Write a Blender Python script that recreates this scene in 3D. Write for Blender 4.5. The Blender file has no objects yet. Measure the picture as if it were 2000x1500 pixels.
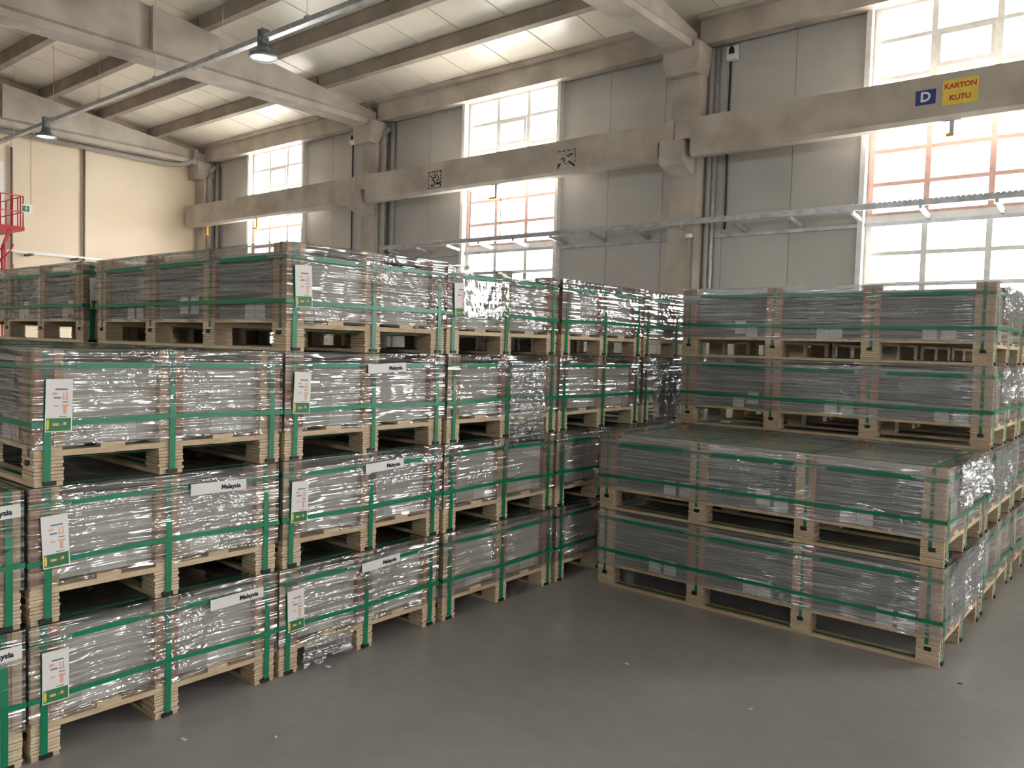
import bpy, math, random
from mathutils import Matrix, Vector, noise

random.seed(7)
scene = bpy.context.scene
COL = scene.collection

# ------------------------------------------------------------------ camera
cam_data = bpy.data.cameras.new('camera')
cam_data.sensor_width = 36.0
cam_data.lens = 36.0 * 1566.09 / 2000.0
cam_data.clip_end = 300
cam = bpy.data.objects.new('camera', cam_data)
COL.objects.link(cam)
CR = Vector((0.7683035, 0.6394709, 0.0280494))
CU = Vector((-0.0519898, 0.0186676, 0.9984731))
CF = Vector((-0.6379708, 0.7685887, -0.0475883))
M3 = Matrix((CR, CU, -CF)).transposed()
cam.matrix_world = Matrix.Translation((3.419904, -2.518047, 1.709353)) @ M3.to_4x4()
scene.camera = cam

# ------------------------------------------------------------------ world, light, exposure
world = bpy.data.worlds.new('overcast_sky')
scene.world = world
world.use_nodes = True
bg = world.node_tree.nodes['Background']
bg.inputs['Color'].default_value = (0.98, 0.97, 1.0, 1)
bg.inputs['Strength'].default_value = 9.0
scene.view_settings.view_transform = 'Standard'
scene.view_settings.look = 'None'
scene.view_settings.gamma = 1.0
scene.view_settings.use_curve_mapping = False
scene.view_settings.exposure = 1.65
cy = scene.cycles
cy.use_denoising = True
cy.max_bounces = 6
cy.diffuse_bounces = 4
cy.glossy_bounces = 3
cy.transparent_max_bounces = 14
cy.sample_clamp_indirect = 8.0
cy.caustics_reflective = False
cy.caustics_refractive = False
cy.use_light_tree = False

# ------------------------------------------------------------------ materials
def srgb(r, g, b):
    f = lambda c: (c / 12.92) if c <= 0.04045 else ((c + 0.055) / 1.055) ** 2.4
    return (f(r / 255), f(g / 255), f(b / 255), 1)

def new_mat(name):
    m = bpy.data.materials.new(name)
    m.use_nodes = True
    nt = m.node_tree
    return m, nt, nt.nodes['Principled BSDF']

def add(nt, t, **kw):
    n = nt.nodes.new(t)
    for k, v in kw.items():
        setattr(n, k, v)
    return n

def mottled(name, c1, c2, scale=3.0, rough=0.6, metal=0.0, stretch=(1, 1, 1), bump=0.0, detail=6.0, objrand=0.0, spec=0.5, lo=0.35, hi=0.65):
    """two-tone procedural colour with fine relief"""
    m, nt, bs = new_mat(name)
    tc = add(nt, 'ShaderNodeTexCoord')
    mp = add(nt, 'ShaderNodeMapping')
    mp.inputs['Scale'].default_value = stretch
    nt.links.new(tc.outputs['Object'], mp.inputs['Vector'])
    oi = add(nt, 'ShaderNodeObjectInfo')
    mul = add(nt, 'ShaderNodeVectorMath', operation='SCALE')
    mul.inputs[0].default_value = (17.0, 31.0, 23.0)
    nt.links.new(oi.outputs['Random'], mul.inputs['Scale'])
    ad = add(nt, 'ShaderNodeVectorMath', operation='ADD')
    nt.links.new(mp.outputs[0], ad.inputs[0])
    nt.links.new(mul.outputs[0], ad.inputs[1])
    ns = add(nt, 'ShaderNodeTexNoise')
    ns.inputs['Scale'].default_value = scale
    ns.inputs['Detail'].default_value = detail
    nt.links.new(ad.outputs[0], ns.inputs['Vector'])
    rp = add(nt, 'ShaderNodeValToRGB')
    rp.color_ramp.elements[0].position = lo
    rp.color_ramp.elements[0].color = c1
    rp.color_ramp.elements[1].position = hi
    rp.color_ramp.elements[1].color = c2
    nt.links.new(ns.outputs['Fac'], rp.inputs['Fac'])
    out = rp.outputs['Color']
    if objrand:
        hs = add(nt, 'ShaderNodeHueSaturation')
        mr = add(nt, 'ShaderNodeMapRange')
        mr.inputs['To Min'].default_value = 1 - objrand
        mr.inputs['To Max'].default_value = 1 + objrand
        nt.links.new(oi.outputs['Random'], mr.inputs['Value'])
        nt.links.new(mr.outputs[0], hs.inputs['Value'])
        nt.links.new(out, hs.inputs['Color'])
        out = hs.outputs['Color']
    nt.links.new(out, bs.inputs['Base Color'])
    bs.inputs['Roughness'].default_value = rough
    bs.inputs['Metallic'].default_value = metal
    bs.inputs['Specular IOR Level'].default_value = spec
    if bump:
        bp = add(nt, 'ShaderNodeBump')
        bp.inputs['Strength'].default_value = bump
        bp.inputs['Distance'].default_value = 0.01
        nt.links.new(ns.outputs['Fac'], bp.inputs['Height'])
        nt.links.new(bp.outputs[0], bs.inputs['Normal'])
    return m

def wood(name, pale, brown, stretch, spread=0.5, rough=0.7):
    """sawn timber: grain streaks along one axis, board-to-board colour from the object's random number"""
    m, nt, bs = new_mat(name)
    tc = add(nt, 'ShaderNodeTexCoord')
    oi = add(nt, 'ShaderNodeObjectInfo')
    mp = add(nt, 'ShaderNodeMapping')
    mp.inputs['Scale'].default_value = stretch
    nt.links.new(tc.outputs['Object'], mp.inputs['Vector'])
    mul = add(nt, 'ShaderNodeVectorMath', operation='SCALE')
    mul.inputs[0].default_value = (57.0, 31.0, 83.0)
    nt.links.new(oi.outputs['Random'], mul.inputs['Scale'])
    ad = add(nt, 'ShaderNodeVectorMath', operation='ADD')
    nt.links.new(mp.outputs[0], ad.inputs[0])
    nt.links.new(mul.outputs[0], ad.inputs[1])
    ns = add(nt, 'ShaderNodeTexNoise')
    ns.inputs['Scale'].default_value = 1.0
    ns.inputs['Detail'].default_value = 7.0
    ns.inputs['Roughness'].default_value = 0.65
    nt.links.new(ad.outputs[0], ns.inputs['Vector'])
    sp = add(nt, 'ShaderNodeMath', operation='MULTIPLY')
    sp.inputs[1].default_value = spread
    nt.links.new(oi.outputs['Random'], sp.inputs[0])
    sm = add(nt, 'ShaderNodeMath', operation='MULTIPLY_ADD')
    sm.inputs[1].default_value = 1.5
    sm.inputs[2].default_value = -0.5 - spread * 0.4
    nt.links.new(ns.outputs['Fac'], sm.inputs[0])
    a2 = add(nt, 'ShaderNodeMath', operation='ADD', use_clamp=True)
    nt.links.new(sp.outputs[0], a2.inputs[0])
    nt.links.new(sm.outputs[0], a2.inputs[1])
    rp = add(nt, 'ShaderNodeValToRGB')
    rp.color_ramp.elements[0].color = pale
    rp.color_ramp.elements[1].color = brown
    rp.color_ramp.elements[1].position = 0.8
    nt.links.new(a2.outputs[0], rp.inputs['Fac'])
    nt.links.new(rp.outputs['Color'], bs.inputs['Base Color'])
    bs.inputs['Roughness'].default_value = rough
    bs.inputs['Specular IOR Level'].default_value = 0.25
    bp = add(nt, 'ShaderNodeBump')
    bp.inputs['Strength'].default_value = 0.25
    bp.inputs['Distance'].default_value = 0.004
    nt.links.new(ns.outputs['Fac'], bp.inputs['Height'])
    nt.links.new(bp.outputs[0], bs.inputs['Normal'])
    return m

def plain(name, col, rough=0.5, metal=0.0, var=0.06):
    c2 = tuple(min(1, c * (1 + var)) for c in col[:3]) + (1,)
    c1 = tuple(c * (1 - var) for c in col[:3]) + (1,)
    return mottled(name, c1, c2, scale=9.0, rough=rough, metal=metal)

def emitter(name, col, strength):
    m, nt, bs = new_mat(name)
    bs.inputs['Base Color'].default_value = col
    bs.inputs['Emission Color'].default_value = col
    bs.inputs['Emission Strength'].default_value = strength
    return m

MAT = {}
MAT['ply'] = wood('plywood_layers', srgb(222, 205, 176), srgb(178, 152, 120), (9, 9, 60), spread=0.35)
MAT['ply_dark'] = wood('plywood_inner_ply', srgb(176, 150, 116), srgb(128, 104, 78), (9, 9, 60), spread=0.3)
MAT['board'] = wood('sawn_board', srgb(218, 200, 168), srgb(176, 148, 116), (10, 10, 50), spread=0.4)
MAT['post_pale'] = wood('pine_post', srgb(218, 194, 162), srgb(190, 154, 120), (55, 55, 3), spread=0.5)
MAT['post_brown'] = wood('red_brown_post', srgb(198, 154, 126), srgb(150, 108, 86), (55, 55, 3), spread=0.55)
MAT['load'] = mottled('grey_tile_load', srgb(192, 190, 180), srgb(214, 211, 200), scale=2.0, rough=0.75, stretch=(1, 1, 26), bump=0.2, detail=4)
MAT['load_side'] = mottled('grey_tile_edges', srgb(96, 102, 106), srgb(128, 132, 132), scale=2.0, rough=0.7, stretch=(1, 1, 40), bump=0.2, detail=4)
MAT['strap'] = plain('green_pet_strap', srgb(0, 124, 84), rough=0.32)
MAT['black'] = plain('black_plastic', srgb(18, 18, 20), rough=0.5)
MAT['paper'] = plain('white_paper', srgb(232, 230, 226), rough=0.7, var=0.02)
MAT['print_green'] = plain('green_print', srgb(42, 120, 62), rough=0.5)
MAT['print_yellow'] = plain('yellow_print', srgb(232, 214, 70), rough=0.5)
MAT['print_orange'] = plain('orange_print', srgb(228, 176, 150), rough=0.6)
MAT['print_grey'] = plain('grey_print', srgb(120, 120, 126), rough=0.6)
MAT['ink'] = plain('black_ink', srgb(30, 32, 40), rough=0.6)
MAT['concrete'] = mottled('precast_concrete', srgb(168, 160, 148), srgb(198, 190, 178), scale=1.7, rough=0.85, bump=0.15, detail=9)
MAT['concrete_d'] = mottled('purlin_concrete', srgb(142, 132, 120), srgb(168, 158, 144), scale=1.5, rough=0.85, bump=0.12, detail=9)
MAT['wall'] = mottled('painted_steel_panel', srgb(182, 180, 174), srgb(196, 194, 188), scale=0.8, rough=0.45, detail=3)
MAT['wall_beige'] = mottled('beige_panel', srgb(224, 207, 179), srgb(232, 216, 189), scale=0.5, rough=0.6, detail=3)
MAT['roof'] = mottled('cream_roof_panel', srgb(226, 221, 206), srgb(238, 233, 218), scale=0.8, rough=0.32, detail=3)
MAT['steel_w'] = plain('white_steel_frame', srgb(234, 232, 226), rough=0.4)
MAT['steel_red'] = plain('glare_paled_red_frame', srgb(214, 176, 162), rough=0.5)  # window glare put into the colour: frame red lightened to pale pink
MAT['galv'] = mottled('galvanised_steel', srgb(164, 167, 168), srgb(196, 198, 198), scale=8, rough=0.35, metal=0.4)
MAT['pvc'] = plain('grey_pvc', srgb(172, 168, 160), rough=0.4)
MAT['dark_pipe'] = plain('dark_grey_conduit', srgb(128, 117, 104), rough=0.5)
MAT['cable'] = plain('dark_cable', srgb(52, 52, 56), rough=0.5)
MAT['yellow'] = plain('yellow_paint', srgb(222, 176, 40), rough=0.4)
MAT['red'] = plain('red_paint', srgb(196, 44, 58), rough=0.4)
MAT['pink'] = plain('faded_red_paint', srgb(214, 120, 122), rough=0.4)
MAT['blue'] = plain('blue_sign', srgb(36, 60, 128), rough=0.4)
MAT['sign_yellow'] = plain('yellow_sign', srgb(232, 206, 84), rough=0.5)
MAT['sign_red'] = plain('red_lettering', srgb(196, 52, 60), rough=0.5)
MAT['white'] = plain('white_plastic', srgb(236, 236, 232), rough=0.35, var=0.02)
MAT['ground'] = mottled('yard_concrete', srgb(196, 192, 184), srgb(214, 210, 202), scale=0.6, rough=0.9)
MAT['lamp_glass'] = emitter('lit_lamp_lens', (1.0, 0.94, 0.84, 1), 0.9)
MAT['lamp_body'] = plain('lamp_housing', srgb(112, 118, 120), rough=0.4, metal=0.3)

# floor: polished grey screed with faint cloudy wear
def floor_mat():
    m, nt, bs = new_mat('grey_polished_screed')
    tc = add(nt, 'ShaderNodeTexCoord')
    n1 = add(nt, 'ShaderNodeTexNoise'); n1.inputs['Scale'].default_value = 0.7; n1.inputs['Detail'].default_value = 8
    n2 = add(nt, 'ShaderNodeTexNoise'); n2.inputs['Scale'].default_value = 9.0; n2.inputs['Detail'].default_value = 8
    for n in (n1, n2):
        nt.links.new(tc.outputs['Object'], n.inputs['Vector'])
    mx = add(nt, 'ShaderNodeMath', operation='MULTIPLY_ADD')
    mx.inputs[1].default_value = 0.35
    nt.links.new(n2.outputs['Fac'], mx.inputs[0])
    sc = add(nt, 'ShaderNodeMath', operation='MULTIPLY'); sc.inputs[1].default_value = 0.65
    nt.links.new(n1.outputs['Fac'], sc.inputs[0]); nt.links.new(sc.outputs[0], mx.inputs[2])
    rp = add(nt, 'ShaderNodeValToRGB')
    rp.color_ramp.elements[0].position = 0.3; rp.color_ramp.elements[0].color = srgb(154, 152, 151)
    rp.color_ramp.elements[1].position = 0.7; rp.color_ramp.elements[1].color = srgb(171, 169, 167)
    nt.links.new(mx.outputs[0], rp.inputs['Fac'])
    nt.links.new(rp.outputs[0], bs.inputs['Base Color'])
    mr = add(nt, 'ShaderNodeMapRange'); mr.inputs['To Min'].default_value = 0.14; mr.inputs['To Max'].default_value = 0.32
    nt.links.new(mx.outputs[0], mr.inputs['Value']); nt.links.new(mr.outputs[0], bs.inputs['Roughness'])
    bs.inputs['Specular IOR Level'].default_value = 0.5
    bp = add(nt, 'ShaderNodeBump'); bp.inputs['Strength'].default_value = 0.04; bp.inputs['Distance'].default_value = 0.02
    nt.links.new(n2.outputs['Fac'], bp.inputs['Height']); nt.links.new(bp.outputs[0], bs.inputs['Normal'])
    return m
MAT['floor'] = floor_mat()

def pane_mat():
    m = bpy.data.materials.new('window_glass'); m.use_nodes = True
    nt = m.node_tree; nt.nodes.clear()
    out = add(nt, 'ShaderNodeOutputMaterial')
    tr = add(nt, 'ShaderNodeBsdfTransparent'); tr.inputs[0].default_value = (0.95, 0.96, 0.96, 1)
    gl = add(nt, 'ShaderNodeBsdfGlossy'); gl.inputs['Roughness'].default_value = 0.03
    mx = add(nt, 'ShaderNodeMixShader'); mx.inputs[0].default_value = 0.06
    nt.links.new(tr.outputs[0], mx.inputs[1]); nt.links.new(gl.outputs[0], mx.inputs[2]); nt.links.new(mx.outputs[0], out.inputs[0])
    return m
MAT['glass'] = pane_mat()

def film_mat(name, haze_lo, haze_hi, bump, gloss, zf=32, hf=1.0, sd=1.0):
    """clear stretch film: see-through, glossy creases, milky streaks where layers overlap"""
    m = bpy.data.materials.new(name); m.use_nodes = True
    nt = m.node_tree; nt.nodes.clear()
    L = nt.links.new
    out = add(nt, 'ShaderNodeOutputMaterial')
    tc = add(nt, 'ShaderNodeTexCoord'); oi = add(nt, 'ShaderNodeObjectInfo')
    mul = add(nt, 'ShaderNodeVectorMath', operation='SCALE'); mul.inputs[0].default_value = (13.0, 7.0, 19.0)
    L(oi.outputs['Random'], mul.inputs['Scale'])
    def tex(scale3, sc, rot=(0, 0, 0), detail=3.0, dist=0.0):
        mp = add(nt, 'ShaderNodeMapping'); mp.inputs['Scale'].default_value = scale3; mp.inputs['Rotation'].default_value = rot
        ad = add(nt, 'ShaderNodeVectorMath', operation='ADD')
        L(tc.outputs['Object'], ad.inputs[0]); L(mul.outputs[0], ad.inputs[1]); L(ad.outputs[0], mp.inputs['Vector'])
        n = add(nt, 'ShaderNodeTexNoise'); n.inputs['Scale'].default_value = sc; n.inputs['Detail'].default_value = detail
        n.inputs['Distortion'].default_value = dist
        L(mp.outputs[0], n.inputs['Vector']); return n
    streak = tex((hf, hf, zf), 1.5, rot=(0.03, 0.025, 0), detail=sd)
    diag = tex((1.6, 1.6, 20), 1.5, rot=(0.5, 0.35, 0.2), detail=0.0)
    crink = tex((1, 1, 1.5), 17, detail=1.0)
    big = tex((1, 1, 1.4), 2.6, detail=0.0)
    # where the film lies crumpled rather than taut
    ramp = add(nt, 'ShaderNodeMapRange'); ramp.inputs['From Min'].default_value = 0.5; ramp.inputs['From Max'].default_value = 0.66
    L(big.outputs['Fac'], ramp.inputs['Value'])
    c1 = add(nt, 'ShaderNodeMath', operation='MULTIPLY'); L(crink.outputs['Fac'], c1.inputs[0]); L(ramp.outputs[0], c1.inputs[1])
    h1 = add(nt, 'ShaderNodeMath', operation='MULTIPLY_ADD'); h1.inputs[1].default_value = 0.9
    L(streak.outputs['Fac'], h1.inputs[0]); L(c1.outputs[0], h1.inputs[2])
    h2 = add(nt, 'ShaderNodeMath', operation='MULTIPLY_ADD'); h2.inputs[1].default_value = 1.0
    L(diag.outputs['Fac'], h2.inputs[0]); L(h1.outputs[0], h2.inputs[2])
    bp = add(nt, 'ShaderNodeBump'); bp.inputs['Strength'].default_value = bump; bp.inputs['Distance'].default_value = 0.03
    L(h2.outputs[0], bp.inputs['Height'])
    tr = add(nt, 'ShaderNodeBsdfTransparent'); tr.inputs[0].default_value = (0.93, 0.94, 0.94, 1)
    df = add(nt, 'ShaderNodeBsdfDiffuse'); df.inputs[0].default_value = (0.82, 0.83, 0.82, 1)
    tl = add(nt, 'ShaderNodeBsdfTranslucent'); tl.inputs[0].default_value = (0.8, 0.8, 0.8, 1)
    dm = add(nt, 'ShaderNodeMixShader'); dm.inputs[0].default_value = 0.35
    L(df.outputs[0], dm.inputs[1]); L(tl.outputs[0], dm.inputs[2])
    hz = add(nt, 'ShaderNodeMapRange'); hz.inputs['From Min'].default_value = 0.4; hz.inputs['From Max'].default_value = 0.72
    hz.inputs['To Min'].default_value = haze_lo; hz.inputs['To Max'].default_value = haze_hi
    L(streak.outputs['Fac'], hz.inputs['Value'])
    m1 = add(nt, 'ShaderNodeMixShader'); L(hz.outputs[0], m1.inputs[0]); L(tr.outputs[0], m1.inputs[1]); L(dm.outputs[0], m1.inputs[2])
    lw = add(nt, 'ShaderNodeLayerWeight'); lw.inputs['Blend'].default_value = 0.5; L(bp.outputs[0], lw.inputs['Normal'])
    pw = add(nt, 'ShaderNodeMath', operation='POWER'); pw.inputs[1].default_value = 3.0; L(lw.outputs['Facing'], pw.inputs[0])
    gf = add(nt, 'ShaderNodeMath', operation='MULTIPLY_ADD', use_clamp=True); gf.inputs[1].default_value = 0.36; gf.inputs[2].default_value = gloss
    L(pw.outputs[0], gf.inputs[0])
    gl = add(nt, 'ShaderNodeBsdfGlossy'); gl.inputs['Roughness'].default_value = 0.055; L(bp.outputs[0], gl.inputs['Normal'])
    m2 = add(nt, 'ShaderNodeMixShader'); L(gf.outputs[0], m2.inputs[0]); L(m1.outputs[0], m2.inputs[1]); L(gl.outputs[0], m2.inputs[2])
    L(m2.outputs[0], out.inputs[0])
    return m
MAT['film'] = film_mat('clear_stretch_film', 0.03, 0.27, 1.0, 0.25)
MAT['film_r'] = film_mat('streaked_stretch_film', 0.08, 0.6, 0.45, 0.12, zf=62, hf=0.8, sd=2.0)

# ------------------------------------------------------------------ mesh helpers
class MB:
    def __init__(self):
        self.v, self.f, self.m, self.mats, self.smooth = [], [], [], [], []
    def mi(self, key):
        if key not in self.mats:
            self.mats.append(key)
        return self.mats.index(key)
    def box(self, x0, x1, y0, y1, z0, z1, mat):
        b = len(self.v); k = self.mi(mat)
        for z in (z0, z1):
            for x, y in ((x0, y0), (x1, y0), (x1, y1), (x0, y1)):
                self.v.append((x, y, z))
        for q in ((3, 2, 1, 0), (4, 5, 6, 7), (0, 1, 5, 4), (1, 2, 6, 5), (2, 3, 7, 6), (3, 0, 4, 7)):
            self.f.append([b + i for i in q]); self.m.append(k); self.smooth.append(False)
        return self
    def hexa(self, pts, mat):
        """eight corners: four of one end, then the four facing them"""
        b = len(self.v); k = self.mi(mat); self.v += [tuple(p) for p in pts]
        for q in ((3, 2, 1, 0), (4, 5, 6, 7), (0, 1, 5, 4), (1, 2, 6, 5), (2, 3, 7, 6), (3, 0, 4, 7)):
            self.f.append([b + i for i in q]); self.m.append(k); self.smooth.append(False)
        return self
    def prism(self, poly, d0, d1, axis, mat):
        """closed outline swept along an axis; poly holds the other two coordinates in order"""
        b = len(self.v); k = self.mi(mat); n = len(poly)
        for d in (d0, d1):
            for p in poly:
                self.v.append({0: (d, p[0], p[1]), 1: (p[0], d, p[1]), 2: (p[0], p[1], d)}[axis])
        for i in range(n):
            j = (i + 1) % n
            self.f.append([b + i, b + j, b + n + j, b + n + i]); self.m.append(k); self.smooth.append(False)
        self.f.append([b + i for i in range(n)][::-1]); self.f.append([b + n + i for i in range(n)])
        self.m += [k, k]; self.smooth += [False, False]
        return self
    def tube(self, pts, r, mat, n=8):
        pts = [Vector(p) for p in pts]; k = self.mi(mat); b = len(self.v)
        for i, p in enumerate(pts):
            d = (pts[min(i + 1, len(pts) - 1)] - pts[max(i - 1, 0)]).normalized()
            ref = Vector((0, 0, 1)) if abs(d.z) < 0.9 else Vector((1, 0, 0))
            s = d.cross(ref).normalized(); t = s.cross(d)
            for a in range(n):
                ang = 2 * math.pi * a / n
                self.v.append(tuple(p + (s * math.cos(ang) + t * math.sin(ang)) * r))
        for i in range(len(pts) - 1):
            for a in range(n):
                c = (a + 1) % n
                self.f.append([b + i * n + a, b + i * n + c, b + (i + 1) * n + c, b + (i + 1) * n + a]); self.m.append(k); self.smooth.append(True)
        for i, rev in ((0, True), (len(pts) - 1, False)):
            q = [b + i * n + a for a in range(n)]
            self.f.append(q[::-1] if rev else q); self.m.append(k); self.smooth.append(False)
        return self
    def lathe(self, prof, cx, cy_, mat, n=24):
        k = self.mi(mat); b = len(self.v)
        for r, z in prof:
            for a in range(n):
                ang = 2 * math.pi * a / n
                self.v.append((cx + r * math.cos(ang), cy_ + r * math.sin(ang), z))
        for i in range(len(prof) - 1):
            for a in range(n):
                c = (a + 1) % n
                self.f.append([b + i * n + a, b + i * n + c, b + (i + 1) * n + c, b + (i + 1) * n + a]); self.m.append(k); self.smooth.append(True)
        return self
    def mesh(self, name):
        me = bpy.data.meshes.new(name)
        me.from_pydata(self.v, [], self.f)
        for kx in self.mats:
            me.materials.append(MAT[kx])
        me.polygons.foreach_set('material_index', self.m)
        me.polygons.foreach_set('use_smooth', self.smooth)
        me.update()
        return me

def link(name, data, parent=None, loc=(0, 0, 0), rot=(0, 0, 0)):
    o = bpy.data.objects.new(name, data)
    o.location = loc; o.rotation_euler = rot
    if parent is not None:
        o.parent = parent
    COL.objects.link(o)
    return o

def tag(o, label, cat=None, group=None, kind=None):
    o['label'] = label
    if cat: o['category'] = cat
    if group: o['group'] = group
    if kind: o['kind'] = kind
    return o

def struct(o, label=None):
    o['kind'] = 'structure'
    if label: o['label'] = label
    return o

def boxmesh(name, x0, x1, y0, y1, z0, z1, mat):
    return MB().box(x0, x1, y0, y1, z0, z1, mat).mesh(name)

# ------------------------------------------------------------------ the hall shell
YW, XE, XR, YB = 9.0, -17.05, 26.0, -13.0      # window wall, beige end wall, far right end, opposite wall
YRIDGE = -2.0
def roof_z(y):
    return 6.91 + 0.128 * (7.46 - (y if y >= YRIDGE else 2 * YRIDGE - y))

floor = struct(link('floor', boxmesh('floor', XE, XR, YB, YW, -0.2, 0.0, 'floor')), 'grey polished warehouse floor')
struct(link('ground', boxmesh('ground', -70, 70, -70, 70, -0.6, -0.25, 'ground')), 'concrete yard outside the hall')

# roof: one sandwich panel beside the next, seam to seam
ceiling = bpy.data.objects.new('ceiling', None); COL.objects.link(ceiling); struct(ceiling, 'cream sandwich-panel roof underside')
pw = 1.0
def roof_panel_mesh(y0, y1):
    z0, z1 = roof_z(y0), roof_z(y1)
    w, g = pw - 0.012, 0.012
    b = MB()
    b.hexa([(g, y0, z0), (w, y0, z0), (w, y0, z0 + 0.08), (g, y0, z0 + 0.08), (g, y1, z1), (w, y1, z1), (w, y1, z1 + 0.08), (g, y1, z1 + 0.08)], 'roof')
    b.hexa([(-0.02, y0, z0 + 0.03), (pw + 0.02, y0, z0 + 0.03), (pw + 0.02, y0, z0 + 0.1), (-0.02, y0, z0 + 0.1),
            (-0.02, y1, z1 + 0.03), (pw + 0.02, y1, z1 + 0.03), (pw + 0.02, y1, z1 + 0.1), (-0.02, y1, z1 + 0.1)], 'roof')
    return b.mesh('roof_panel')
rpa, rpb = roof_panel_mesh(9.35, YRIDGE), roof_panel_mesh(YRIDGE, YB - 0.3)
for i in range(int(XR - XE) + 1):
    for me in (rpa, rpb):
        link('roof_panel', me, ceiling, loc=(XE + i * pw, 0, 0))

# window wall
BAY = 7.45
WIN_W = 2.22
WL = [-14.88, -7.42, 0.03, 7.48, 14.93, 22.38]          # left edges of the windows
Z_TOP, Z_SILL = 6.36, 0.9
wall = bpy.data.objects.new('wall_back', None); COL.objects.link(wall); struct(wall, 'off-white panel wall with tall windows')
def wall_panel(x0, x1, z0, z1):
    me = MB().box(x0 + 0.004, x1 - 0.004, YW, YW + 0.1, z0, z1, 'wall').box(x0, x1, YW + 0.012, YW + 0.09, z0, z1, 'wall').mesh('wall_panel')
    link('wall_panel', me, wall)
xs = [XE] + sum([[w, w + WIN_W] for w in WL], []) + [XR]
for k in range(0, len(xs), 2):
    a, b_ = xs[k], xs[k + 1]
    n = max(1, round((b_ - a) / 1.05))
    for i in range(n):
        wall_panel(a + (b_ - a) * i / n, a + (b_ - a) * (i + 1) / n, 0, 7.3)
for w in WL:
    wall_panel(w, w + WIN_W, 0, Z_SILL)
    wall_panel(w, w + WIN_W, Z_TOP + 0.04, 7.3)

# windows: steel frames in three storeys, three panes across
ROWS = [6.36, 5.92, 5.42, 4.94, 4.46, 4.02, 3.58, 3.46, 3.09, 2.68, 2.25, 1.8, 1.35, 0.9]
win_i = 0
for w in WL:
    win_i += 1
    wroot = bpy.data.objects.new('window_%d' % win_i, None); COL.objects.link(wroot); wroot.location = (w, YW + 0.05, 0)
    struct(wroot, 'tall steel window with many small panes')
    cols = [0.0, WIN_W / 3, 2 * WIN_W / 3, WIN_W]
    def bar(nm, x0, x1, z0, z1, d0, d1, mat):
        link(nm, boxmesh(nm, x0, x1, d0, d1, z0, z1, mat), wroot)
    # upright mullions, per storey colour
    for ci, cx in enumerate(cols):
        hw = 0.04 if ci in (0, 3) else 0.036
        x0 = min(max(cx - hw, 0), WIN_W - 2 * hw)
        bar('mullion', x0, x0 + 2 * hw, 4.96, Z_TOP, -0.02, 0.04, 'steel_w')
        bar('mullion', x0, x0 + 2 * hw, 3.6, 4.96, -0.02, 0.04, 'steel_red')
        bar('mullion', x0, x0 + 2 * hw, Z_SILL, 3.6, -0.02, 0.04, 'steel_w')
    for ri, z in enumerate(ROWS):
        if ri == 7:
            continue
        hh = 0.05 if ri == 6 else 0.027
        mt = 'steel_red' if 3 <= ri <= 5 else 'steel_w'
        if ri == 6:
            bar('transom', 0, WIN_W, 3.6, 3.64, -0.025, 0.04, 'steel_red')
            bar('transom', 0, WIN_W, 3.46, 3.6, -0.03, 0.04, 'steel_w')
        else:
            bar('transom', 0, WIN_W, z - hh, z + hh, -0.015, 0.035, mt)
    # opening casement in the middle of the second row
    for (x0, x1, z0, z1) in ((cols[1] + 0.038, cols[1] + 0.09, 5.505, 5.85), (cols[2] - 0.09, cols[2] - 0.038, 5.505, 5.85),
                             (cols[1] + 0.038, cols[2] - 0.038, 5.85, 5.892), (cols[1] + 0.038, cols[2] - 0.038, 5.448, 5.505)):
        bar('casement_frame', x0, x1, z0, z1, -0.05, 0.008, 'steel_w')
    for r in range(len(ROWS) - 1):
        if r == 6:
            continue
        for c in range(3):
            link('pane', boxmesh('pane', cols[c], cols[c + 1], 0.012, 0.016, ROWS[r + 1], ROWS[r], 'glass'), wroot)
    # upright steel posts either side with a cap plate
    for px in (-0.07, WIN_W + 0.0):
        bar('jamb_post', px, px + 0.07, Z_SILL, 6.44, -0.16, -0.05, 'steel_w')
        bar('cap_plate', px - 0.08, px + 0.15, 6.44, 6.46, -0.22, -0.05, 'steel_w')
    # sky portal for this opening
    pl = bpy.data.lights.new('daylight', 'AREA'); pl.shape = 'RECTANGLE'; pl.size = WIN_W; pl.size_y = Z_TOP - Z_SILL
    pl.cycles.is_portal = True
    po = bpy.data.objects.new('daylight_portal', pl); COL.objects.link(po)
    po.location = (w + WIN_W / 2, YW + 0.12, (Z_TOP + Z_SILL) / 2); po.rotation_euler = (math.radians(-90), 0, 0)

# beige end wall
wall_l = bpy.data.objects.new('wall_left', None); COL.objects.link(wall_l); struct(wall_l, 'beige panel end wall')
yy = [YW + 0.1, 5.8, 4.24, 1.3, -1.7, -4.7, -7.7, -10.7, YB]
for i in range(len(yy) - 1):
    link('wall_panel', MB().box(XE - 0.1, XE, yy[i + 1] + 0.006, yy[i] - 0.006, 0, 8.2, 'wall_beige').box(XE - 0.09, XE - 0.03, yy[i + 1], yy[i], 0, 8.2, 'wall_beige').mesh('wall_panel'), wall_l)

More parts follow.
